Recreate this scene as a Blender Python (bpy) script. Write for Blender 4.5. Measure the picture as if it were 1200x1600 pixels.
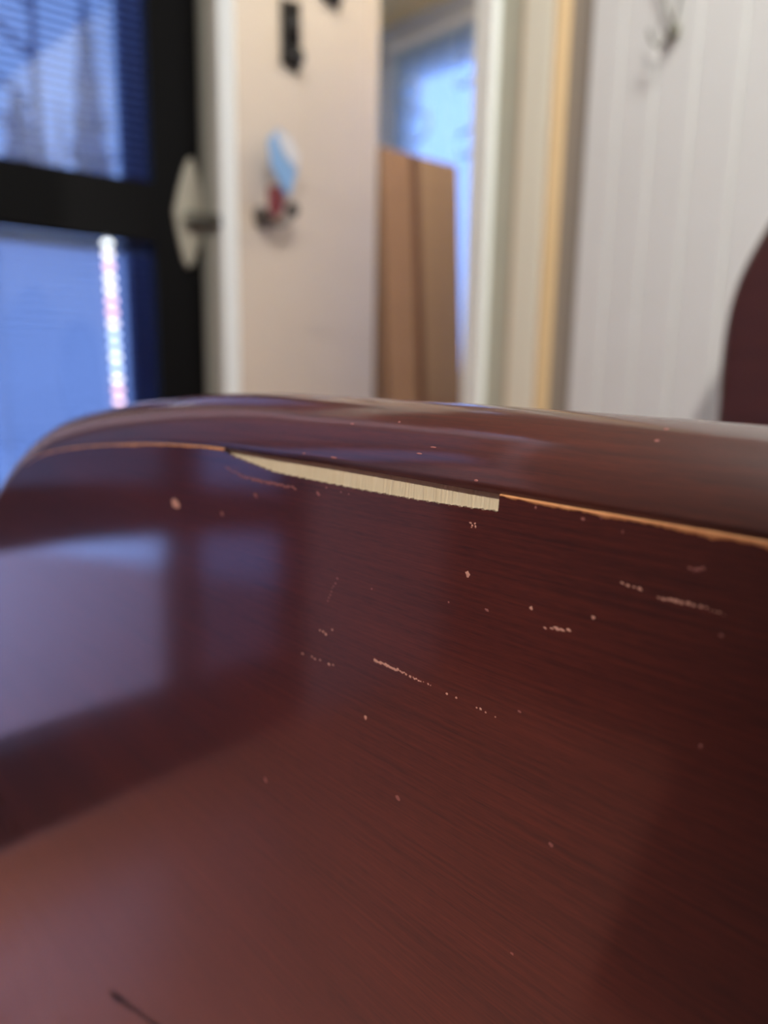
import bpy, bmesh, math, random
import numpy as np
from mathutils import Matrix, Vector
random.seed(7); rng = np.random.default_rng(7)
for o in list(bpy.data.objects): bpy.data.objects.remove(o)
scene = bpy.context.scene
C = scene.collection

# ------------------------------------------------------------------ camera
CZ = 0.72                                        # lens height above the floor
F = 1109.0                                       # focal length in pixels of the 1200x1600 frame
dn = np.array([-.0196, .983, .1817]); dn /= np.linalg.norm(dn)
ey = np.array([0, 0, 1.]) - dn*dn[2]; ey /= np.linalg.norm(ey); ez = -dn; ex = np.cross(ey, ez)
cam_d = bpy.data.cameras.new('camera'); cam = bpy.data.objects.new('camera', cam_d); C.objects.link(cam)
cam_d.sensor_fit = 'VERTICAL'; cam_d.sensor_height = 36; cam_d.sensor_width = 27
cam_d.lens = F/1600*36; cam_d.clip_start = .01; cam_d.clip_end = 200
m = Matrix.Identity(4)
for r, e in enumerate((ex, ey, ez)):
    m[r][0] = e[0]; m[r][1] = -e[1]; m[r][2] = -e[2]
m[2][3] = CZ
cam.matrix_world = m
cam_d.dof.use_dof = True; cam_d.dof.focus_distance = .208; cam_d.dof.aperture_fstop = 5.0
scene.camera = cam
# ------------------------------------------------------------------ world, exposure
w = bpy.data.worlds.new('world'); scene.world = w; w.use_nodes = True
bg = w.node_tree.nodes['Background']; bg.inputs[0].default_value = (.36, .53, 1.0, 1); bg.inputs[1].default_value = 3.9
vs = scene.view_settings; vs.view_transform = 'Standard'; vs.look = 'None'; vs.exposure = 0.0; vs.gamma = 1; vs.use_curve_mapping = False

# ------------------------------------------------------------------ helpers
def V(*a): return np.array(a, float)
Z = V(0, 0, 1)
def lin(r, g, b):
    f = lambda c: (c/255/12.92) if c <= 10 else ((c/255+.055)/1.055)**2.4
    return (f(r), f(g), f(b), 1)
def mat(name, col, rough=.5, coat=0., coat_rough=.05, metal=0., emit=None, estr=0., noise=None, bump=0., ior=1.5):
    M = bpy.data.materials.new(name); M.use_nodes = True; nt = M.node_tree; b = nt.nodes['Principled BSDF']
    b.inputs['Base Color'].default_value = col; b.inputs['Roughness'].default_value = rough; b.inputs['Metallic'].default_value = metal
    b.inputs['IOR'].default_value = ior
    b.inputs['Coat Weight'].default_value = coat; b.inputs['Coat Roughness'].default_value = coat_rough
    if emit:
        b.inputs['Emission Color'].default_value = emit; b.inputs['Emission Strength'].default_value = estr
    if noise:                                    # (scale xyz, amount, col2)
        tc = nt.nodes.new('ShaderNodeTexCoord'); mp = nt.nodes.new('ShaderNodeMapping'); mp.inputs['Scale'].default_value = noise[0]
        nz = nt.nodes.new('ShaderNodeTexNoise'); nz.inputs['Scale'].default_value = 1; nz.inputs['Detail'].default_value = 5
        mx = nt.nodes.new('ShaderNodeMix'); mx.data_type = 'RGBA'
        mx.inputs['A'].default_value = col; mx.inputs['B'].default_value = noise[1]
        nt.links.new(tc.outputs['Object'], mp.inputs[0]); nt.links.new(mp.outputs[0], nz.inputs[0])
        nt.links.new(nz.outputs['Fac'], mx.inputs['Factor']); nt.links.new(mx.outputs['Result'], b.inputs['Base Color'])
        if bump:
            bp = nt.nodes.new('ShaderNodeBump'); bp.inputs['Strength'].default_value = bump; bp.inputs['Distance'].default_value = .002
            nt.links.new(nz.outputs['Fac'], bp.inputs['Height']); nt.links.new(bp.outputs[0], b.inputs['Normal'])
    return M
def glass(name, tint, gloss=.06):
    M = bpy.data.materials.new(name); M.use_nodes = True; nt = M.node_tree; nt.nodes.remove(nt.nodes['Principled BSDF'])
    t = nt.nodes.new('ShaderNodeBsdfTransparent'); t.inputs[0].default_value = tint
    g = nt.nodes.new('ShaderNodeBsdfGlossy'); g.inputs['Roughness'].default_value = .02
    x = nt.nodes.new('ShaderNodeMixShader'); x.inputs[0].default_value = gloss
    nt.links.new(t.outputs[0], x.inputs[1]); nt.links.new(g.outputs[0], x.inputs[2]); nt.links.new(x.outputs[0], nt.nodes['Material Output'].inputs[0])
    return M
class MB:
    def __init__(s): s.v = []; s.f = []; s.uv = None
    def box(s, o, A, B, c, a0, a1, b0, b1, c0, c1):
        """box in the frame origin o, axes A, B, c"""
        k = len(s.v)
        for x in (a0, a1):
            for y in (b0, b1):
                for z in (c0, c1): s.v.append(tuple(o+A*x+B*y+c*z))
        for q in ((0,1,3,2),(4,6,7,5),(0,4,5,1),(2,3,7,6),(0,2,6,4),(1,5,7,3)): s.f.append([k+i for i in q])
        return s
    def prism(s, pts, ext):
        """closed polygon of 3D points extruded by vector ext"""
        k = len(s.v); n = len(pts)
        s.v += [tuple(p) for p in pts]+[tuple(np.array(p)+ext) for p in pts]
        s.f.append([k+i for i in range(n)]); s.f.append([k+n+i for i in reversed(range(n))])
        for i in range(n): j = (i+1) % n; s.f.append([k+j, k+i, k+n+i, k+n+j])
        return s
    def tube(s, path, r, n=8, cap=True):
        path = [np.array(p, float) for p in path]; k0 = len(s.v)
        rs = r if hasattr(r, '__len__') else [r]*len(path)
        for i, p in enumerate(path):
            d = path[min(i+1, len(path)-1)]-path[max(i-1, 0)]; d /= np.linalg.norm(d)
            a = np.cross(d, V(.31, .17, .93)); a /= np.linalg.norm(a); b = np.cross(d, a)
            for j in range(n):
                t = 2*math.pi*j/n; s.v.append(tuple(p+rs[i]*(a*math.cos(t)+b*math.sin(t))))
        for i in range(len(path)-1):
            for j in range(n):
                q = (j+1) % n; s.f.append([k0+i*n+j, k0+i*n+q, k0+(i+1)*n+q, k0+(i+1)*n+j])
        if cap:
            s.f.append([k0+j for j in reversed(range(n))]); s.f.append([k0+(len(path)-1)*n+j for j in range(n)])
        return s
    def ball(s, c, r, n=12, sc=(1, 1, 1)):
        c = np.array(c, float); k = len(s.v); m_ = n//2
        for i in range(m_+1):
            a = math.pi*i/m_
            for j in range(n):
                b = 2*math.pi*j/n
                s.v.append(tuple(c+r*V(sc[0]*math.sin(a)*math.cos(b), sc[1]*math.sin(a)*math.sin(b), sc[2]*math.cos(a))))
        for i in range(m_):
            for j in range(n):
                q = (j+1) % n; s.f.append([k+i*n+j, k+(i+1)*n+j, k+(i+1)*n+q, k+i*n+q])
        return s
    def grid(s, P, uv=None, flip=False):
        """P: rows x cols of points"""
        k = len(s.v); R_, N_ = len(P), len(P[0])
        for row in P: s.v += [tuple(p) for p in row]
        if uv is not None:
            if s.uv is None: s.uv = []
            for row in uv: s.uv += [tuple(p) for p in row]
        for i in range(R_-1):
            for j in range(N_-1):
                q = [k+i*N_+j, k+i*N_+j+1, k+(i+1)*N_+j+1, k+(i+1)*N_+j]
                s.f.append(q[::-1] if flip else q)
        return s
    def build(s, name, material, parent=None, smooth=False, bevel=0, seg=2, base=None, fixn=True):
        me = bpy.data.meshes.new(name); off = np.array(base if base is not None else (0, 0, 0), float)
        me.from_pydata([tuple(np.array(v)-off) for v in s.v], [], s.f)
        if s.uv is not None:
            ul = me.uv_layers.new(name='UVMap')
            for l in me.loops: ul.data[l.index].uv = s.uv[l.vertex_index]
        if fixn:
            bm = bmesh.new(); bm.from_mesh(me)
            bmesh.ops.recalc_face_normals(bm, faces=bm.faces)
            if bevel: bmesh.ops.bevel(bm, geom=list(bm.edges), offset=bevel, segments=seg, affect='EDGES', profile=.5)
            bm.to_mesh(me); bm.free()
        if smooth:
            for p in me.polygons: p.use_smooth = True
        me.materials.append(material); me.update()
        o = bpy.data.objects.new(name, me); C.objects.link(o)
        o.location = off
        if parent is not None:
            o.parent = parent; o.matrix_parent_inverse = parent.matrix_basis.inverted()
        return o
def thing(name, label, cat, loc, group=None):
    o = bpy.data.objects.new(name, None); C.objects.link(o); o.location = tuple(loc); o.empty_display_size = .05
    o['label'] = label; o['category'] = cat
    if group: o['group'] = group
    return o
def tag(o, label, cat, group=None):
    o['label'] = label; o['category'] = cat
    if group: o['group'] = group
    return o
def struct(o, label=None, cat=None):
    o['kind'] = 'structure'
    if label: o['label'] = label
    if cat: o['category'] = cat
    return o

# ------------------------------------------------------------------ layout of the place
unit = lambda v: v/np.linalg.norm(v)
ROOM_H = 2.35
A1 = unit(V(.82, .57, 0)); N1 = V(A1[1], -A1[0], 0); O1 = V(-.49, 2.05, 0)          # wall with the glazed door (N1 points into the room)
HG = V(-.041, 2.30, 0); LK = V(-.337, 1.66, 0)                                       # hinge and lock edge of the open door
C3 = unit(V(.389, -.921, 0)); N3 = V(-.921, -.389, 0)                                # right hand wall with the boards
T5 = math.radians(61.5); A5 = V(math.sin(T5), math.cos(T5), 0); N5 = V(A5[1], -A5[0], 0); O5 = -N5*1.06   # nearer wall with the tall window
HD = V(-.707, .707, 0); HN = V(-.707, -.707, 0); HO = V(.367, 2.80, 0)               # far wall of the side room

# ------------------------------------------------------------------ materials
M_white = mat('cream wall paint', lin(226, 222, 208), .6)
M_lav = mat('lavender grey wall paint', lin(160, 146, 170), .6)
M_jamb = mat('grey green paint', lin(176, 176, 158), .5)
M_casing = mat('white gloss casing', lin(247, 251, 246), .35)
M_olive = mat('olive grey paint', lin(196, 197, 176), .5)
M_yellow = mat('cream yellow paint', lin(250, 246, 224), .5)
M_pine = mat('orange pine', lin(226, 198, 156), .5, noise=((40, 40, 3), lin(212, 178, 130)))
M_greyshade = mat('grey shadow tone', lin(158, 150, 138), .7)  # grey carries the shadow strip between trim and boards
M_board = mat('white board paint', lin(240, 241, 238), .45, noise=((3, 3, 8), lin(232, 232, 226)))
M_beige = mat('beige door paint', lin(214, 198, 181), .5, noise=((4, 4, 4), lin(206, 191, 175)))
M_frame = mat('black aluminium frame', lin(12, 11, 11), .7, ior=1.25)
M_floor = mat('pale oak floor', lin(174, 116, 102), .35, noise=((2, 30, 2), lin(156, 98, 84)))
M_ceil = mat('brown pine ceiling', lin(70, 42, 26), .7, noise=((2, 40, 2), lin(58, 34, 20)))
M_dark = mat('dark wood panelling', lin(28, 19, 17), .5, noise=((20, 20, 2), lin(22, 15, 13)))
M_hallwall = mat('grey hall wall paint', lin(190, 192, 196), .7)
M_hallceil = mat('yellow pine ceiling', lin(240, 214, 160), .6)
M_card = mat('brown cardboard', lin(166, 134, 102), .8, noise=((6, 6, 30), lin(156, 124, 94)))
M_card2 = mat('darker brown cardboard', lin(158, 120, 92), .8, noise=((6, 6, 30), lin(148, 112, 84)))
M_snow = mat('snow', lin(235, 238, 248), .8)
M_bark = mat('tree bark', lin(120, 124, 150), .9)
M_tint = glass('tinted door glass', (.42, .46, .52, 1), .04)
M_smoke = glass('smoked window glass', (.28, .28, .29, 1), .04)
M_clear = glass('clear window glass', (.93, .95, 1, 1), .04)
M_slat = mat('blue white blind slat', lin(205, 212, 232), .5)
M_ivory = mat('ivory plastic', lin(186, 180, 160), .45)
M_lever = mat('grey metal lever', lin(120, 118, 104), .4, metal=.3)
M_black = mat('black iron', lin(24, 20, 18), .5)
M_bluetag = mat('pale blue plastic', lin(130, 172, 220), .4)
M_whitetag = mat('white paper', lin(214, 214, 220), .6)
M_red = mat('dark red plastic', lin(112, 30, 30), .4)
M_steel = mat('dull steel', lin(120, 112, 106), .35, metal=.8)

def wood_stain(name, c1, c2, rough, coat_rough, fine=260.):
    M = bpy.data.materials.new(name); M.use_nodes = True; nt = M.node_tree; b = nt.nodes['Principled BSDF']; L = nt.links.new
    uv = nt.nodes.new('ShaderNodeUVMap')
    def nz(sx, sy, det, ro=.55):
        mp = nt.nodes.new('ShaderNodeMapping'); mp.inputs['Scale'].default_value = (sx, sy, 1)
        n = nt.nodes.new('ShaderNodeTexNoise'); n.inputs['Scale'].default_value = 1; n.inputs['Detail'].default_value = det; n.inputs['Roughness'].default_value = ro
        L(uv.outputs[0], mp.inputs[0]); L(mp.outputs[0], n.inputs[0]); return n
    a = nz(16, fine*3.4, 5, .65); d = nz(4, 30, 2); e = nz(160, 2600, 2)
    ad = nt.nodes.new('ShaderNodeMath'); ad.operation = 'ADD'; L(a.outputs['Fac'], ad.inputs[0]); dm = nt.nodes.new('ShaderNodeMath'); dm.operation = 'MULTIPLY_ADD'; dm.inputs[1].default_value = .55; dm.inputs[2].default_value = .225; L(d.outputs['Fac'], dm.inputs[0]); L(dm.outputs[0], ad.inputs[1])
    ad2 = nt.nodes.new('ShaderNodeMath'); ad2.operation = 'MULTIPLY_ADD'; L(e.outputs['Fac'], ad2.inputs[0]); ad2.inputs[1].default_value = .6; L(ad.outputs[0], ad2.inputs[2])
    cr = nt.nodes.new('ShaderNodeMapRange'); cr.inputs['From Min'].default_value = .95; cr.inputs['From Max'].default_value = 1.65; L(ad2.outputs[0], cr.inputs['Value'])
    mx = nt.nodes.new('ShaderNodeMix'); mx.data_type = 'RGBA'; mx.inputs['A'].default_value = c1; mx.inputs['B'].default_value = c2
    L(cr.outputs[0], mx.inputs['Factor']); L(mx.outputs['Result'], b.inputs['Base Color'])
    bp = nt.nodes.new('ShaderNodeBump'); bp.inputs['Strength'].default_value = .12; bp.inputs['Distance'].default_value = .00012
    L(a.outputs['Fac'], bp.inputs['Height']); L(bp.outputs[0], b.inputs['Normal']); L(bp.outputs[0], b.inputs['Coat Normal'])
    b.inputs['Roughness'].default_value = rough; b.inputs['Coat Weight'].default_value = 1; b.inputs['Coat Roughness'].default_value = coat_rough; b.inputs['Coat IOR'].default_value = 1.7
    return M
M_veneer = wood_stain('dark mahogany lacquer', lin(49, 15, 13), lin(103, 41, 29), .5, .10)
M_edge = wood_stain('mahogany edge lacquer', lin(40, 12, 5), lin(86, 32, 12), .5, .12, 160)
M_core = mat('bare pale wood', lin(250, 234, 200), .8, noise=((900, 900, 60), lin(236, 212, 168)), bump=.4)
M_worn = mat('worn tan wood', lin(222, 160, 104), .7, noise=((300, 300, 300), lin(190, 120, 74)))
M_scr = mat('scratched pale wood', lin(206, 150, 130), .7)
M_mark = mat('dark gouge', lin(16, 14, 22), .6)
M_dwood = mat('dark brown chair wood', lin(62, 26, 17), .4, coat=1, coat_rough=.08, noise=((3, 3, 60), lin(84, 38, 25)))

# ------------------------------------------------------------------ setting: floor, ceiling, walls
W1L = O1 - A1*.75                      # left end of the door wall
R5 = O5 - A5*.10                       # right end of the near window wall
L5 = O5 - A5*2.0
W3E = HG + C3*3.4
BK = L5 + N5*3.2
poly = [HG, O1+A1*.0, W1L, R5, L5, BK, W3E]
fl = [V(-6, -5, 0)]
flo = struct(MB().box(V(0, 0, 0), V(1, 0, 0), V(0, 1, 0), Z, -2.9, 2.2, -3.0, 4.3, -.06, 0).build('floor', M_floor))
def wall(name, P, D, N, s0, s1, z0=0., z1=ROOM_H, th=.1, m_=None):
    return struct(MB().box(P, D, -N, Z, s0, s1, 0, th, z0, z1).build(name, m_ or M_white))
# ceilings as extruded polygons
def plate(name, pts, z, m_, th=.08):
    return struct(MB().prism([p+Z*z for p in pts], Z*th).build(name, m_))
out = lambda p, c: p+unit(p-c)*.12
cen = V(-.4, .2, 0)
plate('ceiling', [HG+A1*.05, O1-N1*.08, W1L-N1*.08-A1*.05, out(R5, cen), out(L5, cen), out(BK, cen), W3E-N3*.08], ROOM_H, M_ceil)
# door wall: pieces round the glazed door opening (s -.66..0, z .02..2.05)
DW0, DW1, DWT = -.70, .012, 2.08
w1 = MB().box(O1, A1, -N1, Z, DW1, .545, 0, .10, 0, ROOM_H).box(O1, A1, -N1, Z, -.80, DW0, 0, .10, 0, ROOM_H).box(O1, A1, -N1, Z, DW0, DW1, 0, .10, DWT, ROOM_H)
struct(w1.build('wall_far', M_white))
# return wall between the door wall and the near window wall
ret = MB(); d_ = unit(W1L-R5); n_ = V(-d_[1], d_[0], 0)
ret.box(R5, d_, n_, Z, .0, np.linalg.norm(W1L-R5)+.05, 0, .08, 0, ROOM_H); struct(ret.build('wall_return', M_lav))
# near window wall with a tall window (in front of it: the reflection in the lacquer)
WS0, WS1, WZ0, WZ1 = -1.12, -.19, .004, 2.22; WSM = -.73
w5 = MB().box(O5, A5, -N5, Z, -2.0, WS0, 0, .10, 0, ROOM_H).box(O5, A5, -N5, Z, WS1, -.10, 0, .10, 0, ROOM_H)
w5.box(O5, A5, -N5, Z, WS0, WS1, 0, .10, 0, WZ0).box(O5, A5, -N5, Z, WS0, WS1, 0, .10, WZ1, ROOM_H)
struct(w5.build('wall_window_side', M_lav))
# dark panelled wall to the left and wall behind
d6 = unit(BK-L5); struct(MB().box(L5, d6, -A5, Z, -.1, np.linalg.norm(BK-L5)+.1, 0, .1, 0, ROOM_H).build('wall_left', M_dark))
d7 = unit(W3E-BK); n7 = V(d7[1], -d7[0], 0); struct(MB().box(BK, d7, n7, Z, -.1, np.linalg.norm(W3E-BK)+.1, 0, .1, 0, ROOM_H).build('wall_back', M_dark))
# right wall: opening s 0..0.615 to the side room, lintel above, boards further on
w3 = MB().box(HG, C3, -N3, Z, .69, 3.5, .014, .10, 0, ROOM_H).box(HG, C3, -N3, Z, 0, .69, .014, .10, 2.08, ROOM_H)
wr = struct(w3.build('wall_right', M_greyshade))
pitch = .0845
bd = MB()
prof = [(.0012, .0138), (.0012, .0006), (.0018, 0), (.0804, 0), (.0812, .0008), (.0812, .0138)]
bd.prism([C3*a-N3*b for a, b in prof], Z*(ROOM_H-.002))
b0 = None
for i in range(28):
    s0 = 1.0+i*pitch
    if b0 is None:
        b0 = bd.build('board', M_board, wr); o = b0
    else:
        o = b0.copy(); C.objects.link(o); o.parent = wr
    o.location = tuple(HG+C3*s0)
struct(MB().box(HG, C3, -N3, Z, .614, .695, -.022, .10, 0, 2.14).build('trim_1', M_casing, bevel=.004))
struct(MB().box(HG, C3, -N3, Z, .697, .800, -.006, .05, 0, ROOM_H).build('trim_2', M_olive, bevel=.003))
t3 = struct(MB().box(HG, C3, -N3, Z, .803, .905, -.016, .05, 0, ROOM_H).build('trim_3', M_yellow, bevel=.005))
MB().box(HG, C3, -N3, Z, .795, .808, -.014, .02, 0, ROOM_H).build('bead', M_pine, t3, bevel=.002)
MB().box(HG, C3, -N3, Z, .898, .918, -.014, .02, 0, ROOM_H).build('bead', M_pine, t3, bevel=.002)
# side room behind the opening
hwin = (.02-.35, .455, .55, 1.95)
hl = MB().box(HO, HD, -HN, Z, .455, 1.05, 0, .1, 0, 2.14).box(HO, HD, -HN, Z, -.75, hwin[0], 0, .1, 0, 2.14)
hl.box(HO, HD, -HN, Z, hwin[0], .455, 0, .1, 0, hwin[2]).box(HO, HD, -HN, Z, hwin[0], .455, 0, .1, hwin[3], 2.14)
struct(hl.build('wall_side_room', M_hallwall))
hA = HO+HD*1.05; hB = O1+A1*.50-N1*.1; dl = unit(hA-hB)
struct(MB().box(hB, dl, V(-dl[1], dl[0], 0), Z, 0, np.linalg.norm(hA-hB)+.05, 0, .06, 0, 2.14).build('wall_side_room_left', M_hallwall))
hC = HO-HD*.75; hE = HG+C3*1.1-N3*.1; dr = unit(hC-hE)
struct(MB().box(hE, dr, V(dr[1], -dr[0], 0), Z, 0, np.linalg.norm(hC-hE)+.05, 0, .06, 0, 2.14).build('wall_side_room_right', M_hallwall))
hcen = (hA+hB+hC+hE)/4
plate('ceiling_side_room', [p_+unit(p_-hcen)*.06 for p_ in (HG-N3*.06, hB, hA, hC, hE)], 2.13, M_hallceil, .05)

# side room window: frame, glass, sheer lace curtain
wf = MB()
for a_, b_ in ((hwin[0], hwin[0]+.035), (.425, .455)): wf.box(HO, HD, -HN, Z, a_, b_, .02, .07, hwin[2], hwin[3])
for a_, b_ in ((hwin[2], hwin[2]+.035), (hwin[3]-.035, hwin[3])): wf.box(HO, HD, -HN, Z, hwin[0], .455, .02, .07, a_, b_)
win2 = struct(wf.build('window_2', M_casing))
MB().box(HO, HD, -HN, Z, hwin[0]+.03, .43, .042, .046, hwin[2]+.03, hwin[3]-.03).build('pane', M_clear, win2)
Mc = bpy.data.materials.new('sheer curtain'); Mc.use_nodes = True; nt = Mc.node_tree; nt.nodes.remove(nt.nodes['Principled BSDF'])
tl = nt.nodes.new('ShaderNodeBsdfTranslucent'); tl.inputs[0].default_value = (.50, .60, .70, 1)
df = nt.nodes.new('ShaderNodeBsdfDiffuse'); df.inputs[0].default_value = (.62, .74, .86, 1)
mx = nt.nodes.new('ShaderNodeMixShader'); mx.inputs[0].default_value = .35
nt.links.new(tl.outputs[0], mx.inputs[1]); nt.links.new(df.outputs[0], mx.inputs[2])
tp = nt.nodes.new('ShaderNodeBsdfTransparent'); tp.inputs[0].default_value = (.46, .56, .64, 1); mx2 = nt.nodes.new('ShaderNodeMixShader'); mx2.inputs[0].default_value = .5
nt.links.new(mx.outputs[0], mx2.inputs[1]); nt.links.new(tp.outputs[0], mx2.inputs[2]); nt.links.new(mx2.outputs[0], nt.nodes['Material Output'].inputs[0])
cur = thing('sheer_curtain', 'sheer pale blue curtain with looped lace motifs over the bright side room window', 'curtain', HO+HD*.05+Z*.5)
P = []
for z in np.linspace(.50, 2.0, 12):
    P.append([HO+HD*s+HN*(.03+.008*math.sin(s*70))+Z*z for s in np.linspace(-.36, .475, 90)])
MB().grid(P).build('fabric', Mc, cur, smooth=True, fixn=False)
M_lace = mat('grey lace thread', lin(190, 200, 205), .8)
for s, z, r in ((.37, 1.79, .05), (.33, 1.66, .06), (.10, 1.80, .055), (.08, 1.55, .05), (.2, 1.4, .05)):
    MB().tube([HO+HD*(s+r*math.cos(a))+HN*.045+Z*(z+.9*r*math.sin(a)+.04) for a in np.linspace(.6, 5.6, 20)], .007, 6).build('lace_motif', M_lace, cur, smooth=True)
MB().tube([HO-HD*.4+HN*.05+Z*2.015, HO+HD*.5+HN*.05+Z*2.015], .008, 8).build('curtain_rod', M_white, cur)

# ------------------------------------------------------------------ glazed storm door
gd = struct(bpy.data.objects.new('door_1', None), 'black framed glass storm door with two tinted panes and ivory handle', 'door'); C.objects.link(gd); gd.location = tuple(O1-A1*.35)
y0, y1 = .03, .075                                   # depth of the frame inside the wall
def dbox(name, s0, s1, z0, z1, m_, ya=y0, yb=y1, bev=.003):
    return MB().box(O1, A1, -N1, Z, s0, s1, ya, yb, z0, z1).build(name, m_, gd, bevel=bev)
dbox('stile', -.143, -.012, .02, 2.06, M_frame); dbox('stile', -.690, -.565, .02, 2.06, M_frame)
dbox('mid_rail', -.565, -.143, 1.07, 1.222, M_frame); dbox('bottom_rail', -.565, -.143, .02, .22, M_frame); dbox('top_rail', -.565, -.143, 1.93, 2.06, M_frame)
dbox('pane', -.57, -.14, 1.21, 1.94, M_tint, .050, .055, 0); dbox('pane', -.57, -.14, .21, 1.08, M_tint, .050, .055, 0)
dbox('door_stop', -.012, .012, .0, 2.07, M_jamb, -.006, .09); dbox('door_stop', -.70, -.69, .0, 2.07, M_jamb, -.006, .09)
# handle: pointed oval back plate and lever
hp = []
for i in range(28):
    a = 2*math.pi*i/28; zz = math.cos(a); ss_ = math.sin(a)
    hp.append(O1+A1*(-.052+.042*(1 if ss_ > 0 else -1)*(1-abs(zz))**.62+.006*zz)+N1*(-.03)+Z*(1.155+.142*zz))
hd = MB().prism(hp, N1*.022).build('handle_plate', M_ivory, gd, bevel=.004)
MB().box(O1, A1, N1, Z, -.078, .022, .012, .038, 1.120, 1.152).build('lever', M_lever, hd, bevel=.006)
MB().tube([O1-A1*.062+Z*1.136-N1*.012, O1-A1*.062+Z*1.136+N1*.03], .014, 14).build('spindle', M_lever, hd)
# slatted blinds behind the two panes
def blind(z0, z1, lab):
    t = thing('venetian_blind', lab, 'blind', O1-A1*.355-N1*.10+Z*z0, 'blinds behind the storm door glass')
    s_ = MB().box(V(0, 0, 0), A1, -N1, Z, -.215, .215, -.008, .008, -.0008, .0008).build('slat', M_slat, t)
    s_.matrix_parent_inverse = Matrix.Identity(4)
    n = int((z1-z0-.03)/.0205)
    for i in range(n):
        o = s_
        if i: o = s_.copy(); C.objects.link(o); o.parent = t
        o.location = (0, 0, .0205*(i+.5))
    h = MB().box(V(0, 0, 0), A1, -N1, Z, -.215, .215, -.012, .012, -.012, .012).build('head_rail', M_slat, t); h.matrix_parent_inverse = Matrix.Identity(4); h.location = (0, 0, z1-z0-.013)
    for s in (-.16, .13):
        c = MB().tube([A1*s, A1*s+Z*(z1-z0-.02)], .0012, 6).build('ladder_cord', M_slat, t); c.matrix_parent_inverse = Matrix.Identity(4)
blind(1.225, 1.93, 'pale blue slatted blind behind upper pane of the black glass door')
blind(.22, 1.07, 'pale blue slatted blind behind lower pane of the black glass door')
# row of glowing beads modelled in place of coloured glints on the slats
sl = thing('slat_glints', 'vertical row of glowing beads for pink white and blue slat glints', 'glint', O1-A1*.265+N1*(-.022)+Z*.42)
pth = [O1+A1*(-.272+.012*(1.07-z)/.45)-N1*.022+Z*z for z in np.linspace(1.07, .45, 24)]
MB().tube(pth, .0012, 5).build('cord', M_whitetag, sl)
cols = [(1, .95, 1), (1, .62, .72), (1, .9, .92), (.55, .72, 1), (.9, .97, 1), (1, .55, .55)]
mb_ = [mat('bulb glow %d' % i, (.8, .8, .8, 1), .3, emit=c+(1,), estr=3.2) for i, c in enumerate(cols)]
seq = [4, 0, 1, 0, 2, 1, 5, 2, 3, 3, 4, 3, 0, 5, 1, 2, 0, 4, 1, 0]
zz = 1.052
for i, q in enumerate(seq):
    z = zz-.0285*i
    MB().ball(O1+A1*(-.272+.012*(1.07-z)/.45)-N1*.014+Z*z, .0082, 10, (1.6, 1.6, .8)).build('glow_ball', mb_[q], sl, smooth=True)

# ------------------------------------------------------------------ tall near window (seen mirrored in the lacquer)
nw = MB()
fr = .052
for a_, b_ in ((WS0, WS0+fr), (WS1-fr, WS1)): nw.box(O5, A5, -N5, Z, a_, b_, .0, .06, WZ0, WZ1)
for a_, b_ in ((WZ0, .16), (.475, .565), (WZ1-.07, WZ1)): nw.box(O5, A5, -N5, Z, WS0+fr, WS1-fr, .0, .06, a_, b_)
nw.box(O5, A5, -N5, Z, WSM, WSM+fr, .0, .06, WZ0, WZ1)
win1 = struct(nw.build('window_1', M_frame))
for a_, b_ in ((.15, .48), (.56, WZ1-.06)): MB().box(O5, A5, -N5, Z, WSM+.04, WS1-.04, .028, .033, a_, b_).build('pane', M_clear if a_ < .4 else M_smoke, win1); MB().box(O5, A5, -N5, Z, WS0+.04, WSM+.01, .028, .033, a_, b_).build('pane', M_tint, win1)

# ------------------------------------------------------------------ open door
DD = unit(HG-LK); DN = V(DD[1], -DD[0], 0); DL = np.linalg.norm(HG-LK)
d2 = struct(bpy.data.objects.new('door_2', None), 'open beige painted door with black bolts and a set of keys', 'door'); C.objects.link(d2); d2.location = tuple(HG)
MB().box(LK, DD, -DN, Z, 0, DL-.004, 0, .042, .012, 2.05).build('slab', M_beige, d2, bevel=.003)
MB().box(LK, DD, -DN, Z, -.0015, .0005, -.0005, .0425, .012, 2.05).build('edge_strip', M_casing, d2)
# shallow moulding frames on the face
for z0, z1 in ((.15, .86), (1.20, 1.95)):
    fm = MB(); w_ = .010
    for a_, b_, c_, e_ in ((.28, .64, z0, z0+w_), (.28, .64, z1-w_, z1), (.28, .28+w_, z0, z1), (.64-w_, .64, z0, z1)):
        fm.box(LK, DD, DN, Z, a_, b_, -.001, .0015, c_, e_)
    fm.build('panel_moulding', M_beige, d2)
def bolt(s, z, h, w):
    b = MB().box(LK, DD, DN, Z, s-w*.5, s+w*.5, 0, .010, z-h/2, z+h/2).build('bolt_plate', M_black, d2, bevel=.004)
    MB().ball(LK+DD*s+DN*.016+Z*(z-h*.32), .024, 14, (1, 1, 1.05)).build('bolt_knob', M_black, b, smooth=True)
    MB().tube([LK+DD*s+DN*.014+Z*(z-h*.1), LK+DD*s+DN*.014+Z*(z+h*.48)], .016, 12).build('bolt_barrel', M_black, b, smooth=True)
bolt(.214, 1.515, .14, .075)
bolt(.405, 1.72, .11, .09)
# lever handle of the open door
hz = MB().tube([LK+DD*.085+DN*0+Z*1.085, LK+DD*.085+DN*.010+Z*1.085], .024, 18).build('handle_rose', M_steel, d2, smooth=False)
MB().tube([LK+DD*.085+DN*.008+Z*1.083, LK+DD*.088+DN*.030+Z*1.080, LK+DD*.105+DN*.040+Z*1.074, LK+DD*.135+DN*.040+Z*1.085, LK+DD*.160+DN*.040+Z*1.110], [.010, .010, .009, .008, .008], 12).build('lever', M_steel, hz, smooth=True)
MB().ball(LK+DD*.163+DN*.040+Z*1.115, .016, 14).build('lever_tip', M_black, hz, smooth=True)
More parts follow.
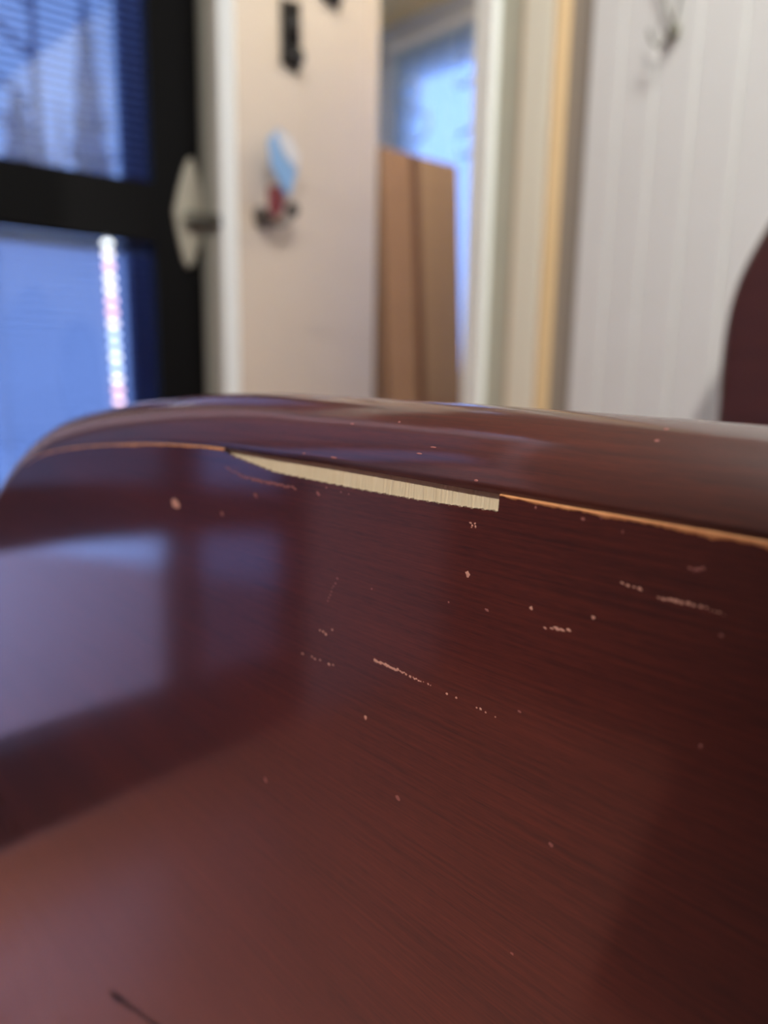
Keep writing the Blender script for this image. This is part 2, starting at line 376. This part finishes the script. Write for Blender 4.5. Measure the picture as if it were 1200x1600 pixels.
# keys hanging off the handle
kb = LK+DD*.088+DN*.046
ks = thing('key_set', 'keys with pale blue tag and dark red key hanging on the beige door', 'keys', kb+Z*1.06)
pts = [kb+DD*(a_*1.6+.012)+Z*b_ for a_, b_ in ((-.030, 1.240), (-.006, 1.272), (.028, 1.262), (.048, 1.235), (.040, 1.195), (.022, 1.140), (.012, 1.138), (-.024, 1.185))]
MB().prism(pts, DN*.006).build('tag', M_bluetag, ks, bevel=.002)
pts = [kb+DN*.007+DD*(a_*1.6+.012)+Z*b_ for a_, b_ in ((-.018, 1.262), (.020, 1.262), (.044, 1.236), (.036, 1.205), (.004, 1.222))]
MB().prism(pts, DN*.002).build('paper_label', M_whitetag, ks)
pts = [kb+DN*.003+DD*(a_*1.4)+Z*b_ for a_, b_ in ((-.030, 1.140), (-.006, 1.150), (.010, 1.130), (.006, 1.098), (-.014, 1.072), (-.032, 1.092))]
MB().prism(pts, DN*.008).build('key_head', M_red, ks, bevel=.002)
MB().tube([kb+DN*.008+DD*(.0+.02*math.cos(a))+Z*(1.125+.02*math.sin(a)) for a in np.linspace(0, 6.283, 22)], .0018, 6).build('key_ring', M_steel, ks, smooth=True)

# ------------------------------------------------------------------ hook on the boarded wall
hk = thing('wire_hook', 'small dark hook with wire loops on the white boarded wall', 'hook', HG+C3*1.208+N3*0+Z*1.22)
hc = HG+C3*1.208
MB().ball(hc+N3*.008+Z*1.246, .0095, 12, (1, 1, 1.25)).build('hook_boss', M_lever, hk, smooth=True)
MB().tube([hc+N3*.010+Z*1.25, hc+C3*(-.014)+N3*.012+Z*1.285, hc+C3*(-.034)+N3*.012+Z*1.335, hc+C3*(-.040)+N3*.010+Z*1.40], .0022, 8).build('wire', M_lever, hk, smooth=True)
MB().tube([hc+N3*.010+Z*1.25, hc+C3*.012+N3*.012+Z*1.29, hc+C3*.028+N3*.012+Z*1.335, hc+C3*.036+N3*.010+Z*1.40], .0018, 8).build('wire', M_lever, hk, smooth=True)
MB().tube([hc+N3*.012+Z*1.242, hc+C3*(-.014)+N3*.02+Z*1.225, hc+C3*(-.026)+N3*.024+Z*1.238, hc+C3*(-.036)+N3*.024+Z*1.258], .0024, 8).build('hook_arm', M_lever, hk, smooth=True)

# ------------------------------------------------------------------ tall cardboard boxes leaning in the side room
BA = unit(V(.80, .60, 0)); BN = V(BA[1], -BA[0], 0)
BX_TOP = V(.229, 2.60, 1.447); BX_LOW = V(.274, 2.58, .665); UP = unit(BX_TOP-BX_LOW); RT = BA
def carton(x0, x1, h, m_, lab, th=.10):
    o = BX_TOP-UP*h+RT*0; o = o-UP*((o+RT*x0)[2]/UP[2]-.001) if (o+RT*x0)[2] < 0 else o
    t = thing('cardboard_box', lab, 'box', (o+RT*(x0+x1)/2)*V(1, 1, 0), 'tall cardboard boxes in the side room')
    bk = unit(np.cross(UP, RT)); bk = bk if bk@BN < 0 else -bk
    hh = (BX_TOP-o)@UP
    MB().box(o, RT, bk, UP, x0, x1, 0, th, 0, hh).build('carton', m_, t, bevel=.003)
    MB().box(o, RT, -bk, UP, x0+.006, x1-.006, 0, .0022, hh*.44, hh*.455).build('flap_seam', M_card2, t)
    MB().box(o, RT, bk, UP, x0+.002, x1-.002, th*.48, th*.52, hh, hh+.0015).build('top_seam', M_card2, t)
    return t, o, bk, hh
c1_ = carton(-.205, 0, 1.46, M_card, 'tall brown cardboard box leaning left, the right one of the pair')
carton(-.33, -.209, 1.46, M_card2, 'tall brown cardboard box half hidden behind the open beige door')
MB().box(c1_[1], RT, -c1_[2], UP, -.203, -.176, 0, .003, .02, c1_[3]-.004).build('seam_strip', mat('dark brown seam', lin(96, 54, 30), .6), c1_[0])  # dark strip laid along the seam between the two boxes

# ------------------------------------------------------------------ outdoors
struct(MB().box(V(0, 0, 0), V(1, 0, 0), V(0, 1, 0), Z, -40, 40, -40, 40, -.32, -.18).build('ground', M_snow))
def at(px, Y, z): return V((px-600)/F*Y, Y, z)
# white shed across the yard
sh = thing('garden_shed', 'pale shed with snowy roof seen through lower pane of the glass door', 'shed', at(60, 9.0, -.18))
sd = unit(V(.85, .45, 0)); sn = V(sd[1], -sd[0], 0); sb = at(60, 9.0, -.18)
M_shed = mat('pale shed boards', lin(238, 238, 244), .8)
sw = MB().box(sb, sd, -sn, Z, -3.6, 2.8, 0, 3.0, 0, 2.52).build('wall', M_shed, sh)
MB().prism([sb+sd*-3.8+sn*.25+Z*2.48, sb+sd*-3.8-sn*1.5+Z*3.0, sb+sd*-3.8-sn*3.2+Z*2.48], sd*6.8).build('roof', M_snow, sh)
for i in range(16):
    MB().box(sb, sd, sn, Z, -3.6, 2.8, 0, .012, .04+.15*i, .05+.15*i).build('siding_lap', M_shed, sw)
# trees beyond the shed
M_fir = mat('blue green fir foliage', lin(120, 132, 160), .9)
def fir(px, Y, h, r, lab):
    b = at(px, Y, -.18); t = thing('fir_tree', lab, 'tree', b, 'trees beyond the glass door')
    MB().tube([b, b+Z*h], [.09, .02], 8).build('trunk', M_bark, t)
    mb = MB(); rr = random.Random(px)
    for i in range(9):
        z = h*(.22+.085*i); ra = r*(1-.095*i)
        ring = []
        for j in range(18):
            a = 2*math.pi*j/18; k = ra*(1 if j % 2 else .68)*rr.uniform(.85, 1.1)
            ring.append(b+V(k*math.cos(a), k*math.sin(a), z-.10*rr.uniform(.6, 1.4)))
        k0 = len(mb.v); mb.v += [tuple(p) for p in ring]+[tuple(b+Z*(z+h*.16)), tuple(b+Z*(z+.02))]
        for j in range(18):
            mb.f.append([k0+j, k0+(j+1) % 18, k0+18]); mb.f.append([k0+(j+1) % 18, k0+j, k0+19])
    mb.build('foliage', M_fir, t)
def bare(px, Y, h, r, lab):
    b = at(px, Y, -.18); t = thing('bare_tree', lab, 'tree', b, 'trees beyond the glass door')
    rr = random.Random(px)
    MB().tube([b, b+V(.03, 0, h*.4), b+V(-.02, 0, h*.7), b+V(.05, .05, h)], [r, r*.85, r*.6, r*.2], 10).build('trunk', M_bark, t, smooth=True)
    for i in range(6):
        z = h*(.35+.09*i); a = rr.uniform(0, 6.28); L = h*.22
        MB().tube([b+Z*z, b+V(L*.5*math.cos(a), L*.5*math.sin(a), z+L*.35), b+V(L*math.cos(a), L*math.sin(a), z+L*.9)], [r*.4, r*.28, r*.08], 6).build('branch', M_bark, t, smooth=True)
bare(90, 13.9, 9, .13, 'thin bare tree seen through left part of the upper door pane')
bare(118, 24.5, 9.5, .2, 'thick bare tree seen in middle of the upper door pane')
fir(164, 17.5, 9, 1.0, 'dark blue fir tree seen through upper door pane')
fir(60, 19.0, 7.6, 1.5, 'broad fir tree standing behind the bare trees')
# lantern, and a navy post coloured as the door frame edge's shade
M_navy = mat('navy frame shade', lin(52, 52, 104), .6)
pp = at(226, 2.35, -.18)
po = thing('shade_post', 'navy post standing for the shaded door frame edge behind the glass', 'post', pp)
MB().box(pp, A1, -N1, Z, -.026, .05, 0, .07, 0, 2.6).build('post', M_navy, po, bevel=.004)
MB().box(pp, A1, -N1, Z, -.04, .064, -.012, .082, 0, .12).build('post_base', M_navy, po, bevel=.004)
lt = thing('porch_lantern', 'small round beige lantern on the navy post', 'lantern', at(221, 2.20, 1.87))
MB().ball(at(221, 2.20, 1.865), .020, 16, (1, 1, 1.25)).build('globe', mat('beige frosted glass', lin(222, 205, 165), .4, emit=(1, .82, .5, 1), estr=.5), lt, smooth=True)
MB().tube([at(221, 2.20, 1.888), at(221, 2.20, 1.905)], [.016, .006], 12).build('cap', M_black, lt)
MB().tube([at(221, 2.20, 1.903), at(222, 2.24, 1.915), at(223, 2.335, 1.915)], .004, 6).build('arm', M_black, lt)

# ------------------------------------------------------------------ lamps added out of view to light the room and side room
for lp, gr, es, ec, lab in ((V(-.15, -1.15, ROOM_H-.06), .042, 2250, (1, .95, .89, 1), 'unseen added bright fill bulb behind the front chair'), (V(.30, .10, ROOM_H), .12, 142, (.98, 1, .97, 1), 'unseen added round fill lamp before the open door'), (V(.62, 2.30, 2.13), .07, 60, (1, .9, .72, 1), 'unseen added small fill lamp in the side room')):
    cl = thing('fill_lamp', lab, 'lamp', lp, 'added fill lamps')
    MB().tube([lp+Z*(.06 if gr < .05 else 0), lp-Z*.03], .08 if gr > .05 else .025, 24).build('canopy', M_ceil, cl)
    MB().ball(lp-Z*(gr*.85+.025), gr, 24, (1, 1, .85)).build('globe', mat('fill lamp glow', (.9, .9, .9, 1), .3, emit=ec, estr=es), cl, smooth=True)

# ================================================================== the chair in front
u = V(-math.sin(math.radians(45)), math.cos(math.radians(45)), 0); nh = V(-u[1], u[0], 0)
def ray(px, py):
    c = V((px-600)/F, (py-800)/F, 1); return V(c@ex, c@ey, c@ez)
P0 = ray(780, 772); P0 = P0*.19/P0[1]
K = .08
n0 = math.cos(K)*nh+math.sin(K)*Z; vd = math.sin(K)*nh-math.cos(K)*Z
bend = lambda t, v: -.02*t*t-.22*t*v-.01*v*v+.27*t*t*v      # the panel is very slightly warped
def S(t, v, o=0.): return P0+Z*CZ+u*t+vd*v+n0*(bend(t, v)+o)
def on_face(px, py):
    d = ray(px, py); o = 0.
    for _ in range(60):
        q = d*((P0@n0+o)/(d@n0))-P0; t = q@u; v = q@vd; o = .6*o+.4*bend(t, v)
    return t, v
VB = .55                                                   # panel runs this far down from its top edge
rim = [on_face(*p) for p in ((1200, 846), (1100, 829), (1000, 811), (890, 792), (780, 772), (715, 761), (650, 749), (550, 732), (480, 721), (425, 713), (345, 699), (250, 693), (190, 694), (130, 697), (90, 703), (60, 711), (30, 733), (8, 760))]
t_r, v_r = rim[0]
path = [(-.25, VB), (-.25, .30), (-.25, .16)]
path += [(-.10-.15*math.sin(a), .003+.157*(1-math.cos(a))) for a in np.linspace(1.4, .1, 9)]
path += rim
tl_, vl_ = rim[-1]; tm = tl_+.13
path += [(tl_+.13*math.sin(a), vl_+.22*(1-math.cos(a))+.05*math.sin(a)) for a in np.linspace(.25, 1.5, 8)]
path += [(tm, vl_+.28), (tm, .40), (tm, VB)]
path = np.array(path)
for _ in range(2):                                          # Chaikin smoothing
    q = [path[0]]
    for a_, b_ in zip(path[:-1], path[1:]): q += [.75*a_+.25*b_, .25*a_+.75*b_]
    path = np.array(q+[path[-1]])
seg = np.r_[0, np.cumsum(np.linalg.norm(np.diff(path, axis=0), axis=1))]
ll = np.linspace(0, seg[-1], 420); path = np.c_[np.interp(ll, seg, path[:, 0]), np.interp(ll, seg, path[:, 1])]
ts = np.maximum.accumulate(path[:, 0]+np.arange(len(path))*1e-9)
vrim = lambda t: float(np.interp(t, ts, path[:, 1]))

chair = thing('wooden_chair', 'glossy dark reddish-brown wooden chair with scratched back and pale chipped edge', 'chair', S(.13, .25)*V(1, 1, 0))
# outline of the missing veneer
low = [on_face(*p) for p in ((343, 701), (365, 713), (425, 737), (475, 748), (550, 763), (650, 781), (730, 793), (778, 799))]
lt_ = np.array([p[0] for p in low])[::-1]; lv_ = np.array([p[1] for p in low])[::-1]
tA, tB = lt_[0], lt_[-1]
def vtop(t):
    r = vrim(t)
    if tA < t < tB:
        r = max(r, float(np.interp(t, lt_, lv_))+.00025*math.sin(t*2300)*math.sin(t*777+1)+.00012*math.sin(t*5200))
    return r
cols_ = sorted(set(list(np.round(np.r_[np.linspace(path[0, 0]+1e-6, -.1, 40), np.linspace(-.1, tA-1e-5, 60), np.linspace(tA+1e-5, tB, 260), np.linspace(tB, tl_, 60), np.linspace(tl_, tm-1e-6, 40)], 7))))
def face_mesh(name, material, top, o, thick, rows=40):
    mb = MB(); P = []; U = []
    fr_ = np.linspace(0, 1, rows)**1.6
    for t in cols_:
        v0 = top(t); P.append([S(t, v0+(VB-v0)*k, o) for k in fr_]); U.append([(t, v0+(VB-v0)*k) for k in fr_])
    mb.grid(P, U)
    if thick:
        mb.grid([[S(t, top(t), o), S(t, top(t), o-thick)] for t in cols_], [[(t, top(t)), (t, top(t))] for t in cols_])
    ob = mb.build(name, material, chair, smooth=True, fixn=False)
    return ob
ven = face_mesh('veneer_face', M_veneer, vtop, 0., .0013); ven['label'] = 'dark red-brown lacquered face of the chair back'
core = face_mesh('exposed_wood', M_core, lambda t: vrim(t)+.00005, -.0013, 0, 6); core['label'] = 'bare pale wood under the chipped veneer'
# rounded edge band swept round the outline
E_, B_ = .0245, .026
pr = [(0, .006), (0, .0)]
for a in np.linspace(.0, math.pi/2, 16)[1:]:
    out_ = E_*math.sin(a); pr.append((out_, B_*(1-math.cos(a))*.8+.30*out_))
bmax = pr[-1][1]
for a in np.linspace(0, math.pi/2, 7)[1:]: pr.append((E_-.006*(1-math.cos(a)), bmax+.006*math.sin(a)))
pr += [(E_-.012, bmax+.0065), (-.03, bmax+.0065)]
tang = np.gradient(path, axis=0); tang /= np.linalg.norm(tang, axis=1)[:, None]
nrm = np.c_[tang[:, 1], -tang[:, 0]]
if nrm[len(nrm)//2][1] > 0: nrm = -nrm
plen = np.r_[0, np.cumsum(np.hypot(*np.diff(np.array(pr), axis=0).T))]
G = []; U = []
for (t, v), (a_, b_), l_ in zip(path, nrm, ll):
    G.append([S(t+p*a_, v+p*b_, -k) for p, k in pr]); U.append([(l_, x) for x in plen])
band = MB().grid(G, U).build('edge_band', M_edge, chair, smooth=True, fixn=False)
# inside face of the back panel and filler
face_mesh('rear_veneer', M_veneer, lambda t: vrim(t)+.0, -(bmax+.006), 0, 8)
# worn pale line along the arris
def worn(t0, t1, w0, w1, lab, seed, n=160):
    rr = np.random.default_rng(seed); mb = MB(); G = []
    ts_ = np.linspace(t0, t1, n); nz_ = np.convolve(rr.normal(size=n+8), np.ones(5)/5, 'same')[4:-4]
    for i, t in enumerate(ts_):
        k = i/(n-1); w_ = max(.00012, (w0+(w1-w0)*k)*(1+.45*nz_[i])); r = vrim(t)
        G.append([S(t, r-.15*w_, .00002-.0003*.15), S(t, r+.25*w_, .00022), S(t, r+.8*w_, .0002), S(t, r+w_, .00001)])
    o = mb.grid(G).build('worn_edge', M_worn, chair, smooth=True, fixn=False); o['label'] = lab
worn(tA-.0002, -.115, .0007, .0019, 'worn tan line right of the chip', 3)
worn(tB-.004, on_face(40, 722)[0], .0010, .0005, 'worn tan line left of the chip', 5)
# scratches and flecks in the lacquer
def flecks(name, pts, m_, seed, lab=None):
    """pts: (px, py, size px, aspect, angle) - small chips that stand on the face"""
    rr = random.Random(seed); mb = MB()
    for px, py, sz, asp, ang in pts:
        t, v = on_face(px, py); e = S(t, v); dist = np.linalg.norm(e-V(0, 0, CZ)); r = sz*.5*dist/F
        k = len(mb.v); n = 9
        mb.v.append(tuple(S(t, v, .00012)))
        for j in range(n):
            a = 2*math.pi*j/n; q = rr.uniform(.7, 1.25)
            x_ = r*asp*math.cos(a)*q; y_ = r*math.sin(a)*q
            mb.v.append(tuple(S(t-(x_*math.cos(ang)-y_*math.sin(ang))*1.25, v+x_*math.sin(ang)+y_*math.cos(ang), .00003)))
        for j in range(n): mb.f.append([k, k+1+j, k+1+(j+1) % n])
    o = mb.build(name, m_, chair, fixn=False)
    if lab: o['label'] = lab
    return o
def line(p, q, n, s0, s1, seed, jit=1.2, drop=0., asp=1.6):
    rr = random.Random(seed); r = []
    for i in range(n):
        k = i/(n-1)
        if rr.random() < drop: continue
        r.append((p[0]+(q[0]-p[0])*k+rr.uniform(-jit, jit), p[1]+(q[1]-p[1])*k+rr.uniform(-jit, jit), (s0+(s1-s0)*k)*rr.uniform(.6, 1.3), asp, .3))
    return r
M_scr2 = mat('faint scratch', lin(150, 92, 84), .6)
flecks('scratch', line((585, 1031), (618, 1046), 20, 4.4, 3.4, 1)+line((622, 1047), (675, 1072), 17, 3.8, 2.4, 41, drop=.15, asp=1.1)+[(698, 1084, 3.5, 1.2, 0), (713, 1090, 4, 1, 0), (745, 1106, 3, 1, 0), (751, 1108, 4, 1, 0), (759, 1113, 3, 1, 0), (774, 1120, 2, 1, 0)], M_scr, 1, 'long pale scratch in the lacquer')
flecks('scratch', line((971, 912), (1000, 920), 4, 4.5, 3.5, 2)+line((1030, 934), (1050, 938), 4, 3, 3.5, 4)+line((1056, 939), (1094, 947), 5, 4.5, 5.5, 14, asp=1.1)+line((1095, 948), (1132, 960), 6, 2.5, 1.5, 5), M_scr, 2, 'dotted pale scratch near the right')
flecks('scratch', line((352, 730), (385, 747), 16, 2.2, 3.6, 6)+line((385, 747), (462, 763), 36, 4.2, 3.0, 7), M_scr2, 3, 'faint scratch below the chip')
flecks('scratch', line((526, 905), (512, 938), 10, 2.6, 2, 8, drop=.2), M_scr2, 4)
flecks('scratch', line((473, 1022), (520, 1040), 8, 2, 3, 9, drop=.3)+[(505, 987, 4, 1, 0), (509, 991, 4.5, 1, 0), (519, 984, 3.2, 1, 0), (500, 985, 3, 1, 0)], M_scr, 5)
flecks('scratch', [(735, 817, 3, 1.5, 0), (738, 821, 3.4, 1, 1), (742, 818, 3, 1, 0), (737, 824, 2.5, 1, 0), (743, 823, 2.4, 2, 1.2)], M_scr, 6)
flecks('scratch', line((852, 981), (889, 984), 5, 4.5, 4.5, 10, asp=1.8), M_scr, 7)
flecks('scratch', [(1078, 888, 4, 1.5, 0), (1090, 890, 6, 1.6, 0), (1098, 888, 5, 1.2, 0), (1085, 891, 4, 1, 0)], M_scr2, 8)
for i, (px, py, sz, asp, ang) in enumerate([(274, 787, 12, 1.7, .2), (347, 803, 6.5, 1.3, 0), (399, 774, 6.5, 1.5, .8), (497, 771, 6, 1.4, .4), (731, 897, 7, 1.5, 1.3), (830, 950, 6, .8, 0), (927, 965, 6, .8, 0), (571, 1121, 6.5, .7, 0), (911, 811, 6, 1.2, 0), (837, 793, 5, .8, 0), (940, 809, 5, 1, 0), (973, 831, 6, .5, 0), (1095, 1166, 7, .5, 0), (861, 1320, 6, 1, 0), (622, 1247, 6, 1.4, .6), (701, 941, 3, 1, 0), (761, 953, 4, 1.6, .3), (581, 920, 3, 1, 0), (1127, 993, 5, 1, 0), (812, 1112, 4, 1.5, .2), (800, 1490, 4, 1, 0), (545, 772, 3, .8, 0), (510, 762, 5, .5, 1.2), (533, 769, 3, 1, 0), (415, 1218, 7, 1.4, .7)]):
    flecks('fleck', [(px, py, sz, asp, ang)], M_scr if i in (0, 4, 5, 6, 7) else M_scr2, 20+i)
g = flecks('mark', line((178, 1557), (188, 1560), 5, 9, 7, 31)+line((192, 1564), (238, 1598), 16, 7, 6, 32)+line((238, 1598), (262, 1612), 6, 6, 3, 33), M_mark, 50, 'dark curved gouge low on the left')  # dark curved line drawn low on the left of the face
# marks on the edge band
def band_fleck(px, py, sz, asp):
    d = ray(px, py); best = None
    for i in range(60, 360):
        for j in range(2, 17):
            p = G[i][j]-Z*CZ; k = (p@d)/(d@d); e = np.linalg.norm(p-d*k)
            if best is None or e < best[0]: best = (e, i, j)
    _, i, j = best; c = G[i][j]; a_ = unit(G[i+1][j]-G[i-1][j]); b_ = unit(G[i][j+1]-G[i][j-1]); nn = unit(np.cross(a_, b_))
    if nn@(V(0, 0, CZ)-c) < 0: nn = -nn
    r = sz*.5*np.linalg.norm(c-V(0, 0, CZ))/F; mb = MB(); mb.v.append(tuple(c+nn*.0002))
    for q in range(9):
        t = 2*math.pi*q/9; mb.v.append(tuple(c+nn*.00006+a_*r*asp*math.cos(t)+b_*r*math.sin(t)))
    for q in range(9): mb.f.append([0, 1+q, 1+(q+1) % 9])
    mb.build('fleck', M_scr2, chair, fixn=False)
for q in ((627, 661, 4, 1.2), (1027, 684, 6, 1.3), (1033, 669, 5, 1.6), (520, 712, 3, 5), (474, 711, 3, 2), (655, 705, 3, 4), (680, 703, 3, 4), (744, 747, 4, 2), (545, 665, 3, 3)): band_fleck(*q)
# seat, apron and legs on the far side of the back panel
f_ = -nh; sc = P0+Z*CZ+u*.13; sc = V(sc[0], sc[1], 0)
M_seat = mat('dark chair seat', lin(80, 40, 28), .4, coat=1, coat_rough=.15)
MB().box(sc, u, f_, Z, -.27, .27, .055, .30, .40, .43).build('seat', M_seat, chair, bevel=.008)
for s in (-.25, .25):
    for y in (.075, .27):
        b = sc+u*s+f_*y; MB().tube([b+Z*.0, b+Z*.402], [.013, .020], 10).build('leg', M_dwood, chair, smooth=True)
for s in (-.30, .46-.13):
    b = sc+u*s+f_*.012; MB().box(b, u, f_, Z, -.02, .02, -.015, .03, 0, .30).build('leg', M_dwood, chair, bevel=.004)
MB().box(sc, u, f_, Z, -.26, .26, .025, .06, .34, .40).build('apron', M_dwood, chair, bevel=.004)

# ================================================================== taller dark chair by the boarded wall
Q0 = V(.414, .85, 0)
def on_q(px, py):
    d = ray(px, py); p = d*((Q0@N3)/(d@N3)); return (p-Q0)@C3, p[2]+CZ
ol = [on_q(*p) for p in ((1140, 640), (1142, 590), (1148, 530), (1158, 478), (1175, 430), (1200, 385))]
qs, qz = ol[-1]
H2 = qz+.10
left = [(ol[0][0], .30), (ol[0][0], .55)]+ol+[(qs+.03, qz+.045), (qs+.075, qz+.082), (qs+.13, H2)]
wid = 2*(.20)
right = [(ol[0][0]*2+wid-a_, b_) for a_, b_ in left[::-1]]
pth2 = np.array(left+right)
for _ in range(2):
    q = [pth2[0]]
    for a_, b_ in zip(pth2[:-1], pth2[1:]): q += [.75*a_+.25*b_, .25*a_+.75*b_]
    pth2 = np.array(q+[pth2[-1]])
ch2 = thing('wooden_chair', 'taller dark brown chair back by the white boarded wall, cut by right edge', 'chair', Q0+C3*.2)
MB().prism([Q0+C3*a_+Z*b_+N3*.012 for a_, b_ in pth2], -N3*.03).build('back_panel', M_dwood, ch2)
tg = np.gradient(pth2, axis=0); tg /= np.linalg.norm(tg, axis=1)[:, None]; nr = np.c_[-tg[:, 1], tg[:, 0]]
if nr[5][0] > 0: nr = -nr
G2 = [[Q0+C3*(a_+r*math.cos(k)*x_)+Z*(b_+r*math.cos(k)*y_)+N3*(-.003+.016*math.sin(k)) for r, k in [(.012, k) for k in np.linspace(-1.57, 1.57, 9)]] for (a_, b_), (x_, y_) in zip(pth2, nr)]
MB().grid(G2).build('edge_band', M_dwood, ch2, smooth=True)
cq = Q0+C3*(ol[0][0]+.20)
MB().box(cq, C3, N3, Z, -.18, .18, .012, .26, .42, .45).build('seat', M_dwood, ch2, bevel=.008)
for s in (-.165, .165):
    b = cq+C3*s+N3*.235; MB().tube([b, b+Z*.425], [.012, .018], 10).build('leg', M_dwood, ch2, smooth=True)
    b = cq+C3*s-N3*.003; MB().box(b, C3, N3, Z, -.018, .018, -.013, .013, 0, .31).build('leg', M_dwood, ch2, bevel=.003)

# ================================================================== dark wardrobe added unseen behind the camera; it shades the right part of the chair back
wo = V(-.036, -.45, 0); X_ = V(1, 0, 0); Y_ = V(0, -1, 0)
wd = thing('shade_wardrobe', 'unseen added dark two-door wardrobe standing behind the front chair', 'shade_wardrobe', wo+V(.29, -.2, 0))
MB().box(wo, X_, Y_, Z, 0, .58, .02, .40, .06, 1.62).build('body', M_dark, wd, bevel=.004)
MB().box(wo, X_, Y_, Z, .015, .565, .03, .39, 0, .06).build('plinth', M_dark, wd)
for a_, b_, k_ in ((.004, .288, .268), (.292, .576, .312)):
    dr_ = MB().box(wo, X_, Y_, Z, a_, b_, 0, .02, .07, 1.60).build('door', M_dark, wd, bevel=.003)
    MB().ball(wo+X_*k_-Y_*.012+Z*.85, .012, 12).build('knob', M_steel, dr_, smooth=True)

# dark rug added unseen on the floor to darken the reflection in the lacquer
M_rug = mat('dark brown rug', lin(34, 24, 22), .95, noise=((120, 120, 120), lin(26, 18, 17)), bump=.5)
ro = V(-.72, -.13, 0)
rg = thing('dimmer_rug', 'unseen added reflection-darkening floor rug', 'dimmer_rug', ro-A5*.6+N5*.8)
MB().box(ro, -A5, N5, Z, 0, 1.3, 0, 1.6, .0005, .010).build('pile', M_rug, rg, bevel=.003)
for e0, e1 in ((-.012, 0), (1.6, 1.612)): MB().box(ro, -A5, N5, Z, 0, 1.3, e0, e1, .0005, .008).build('binding', M_black, rg)
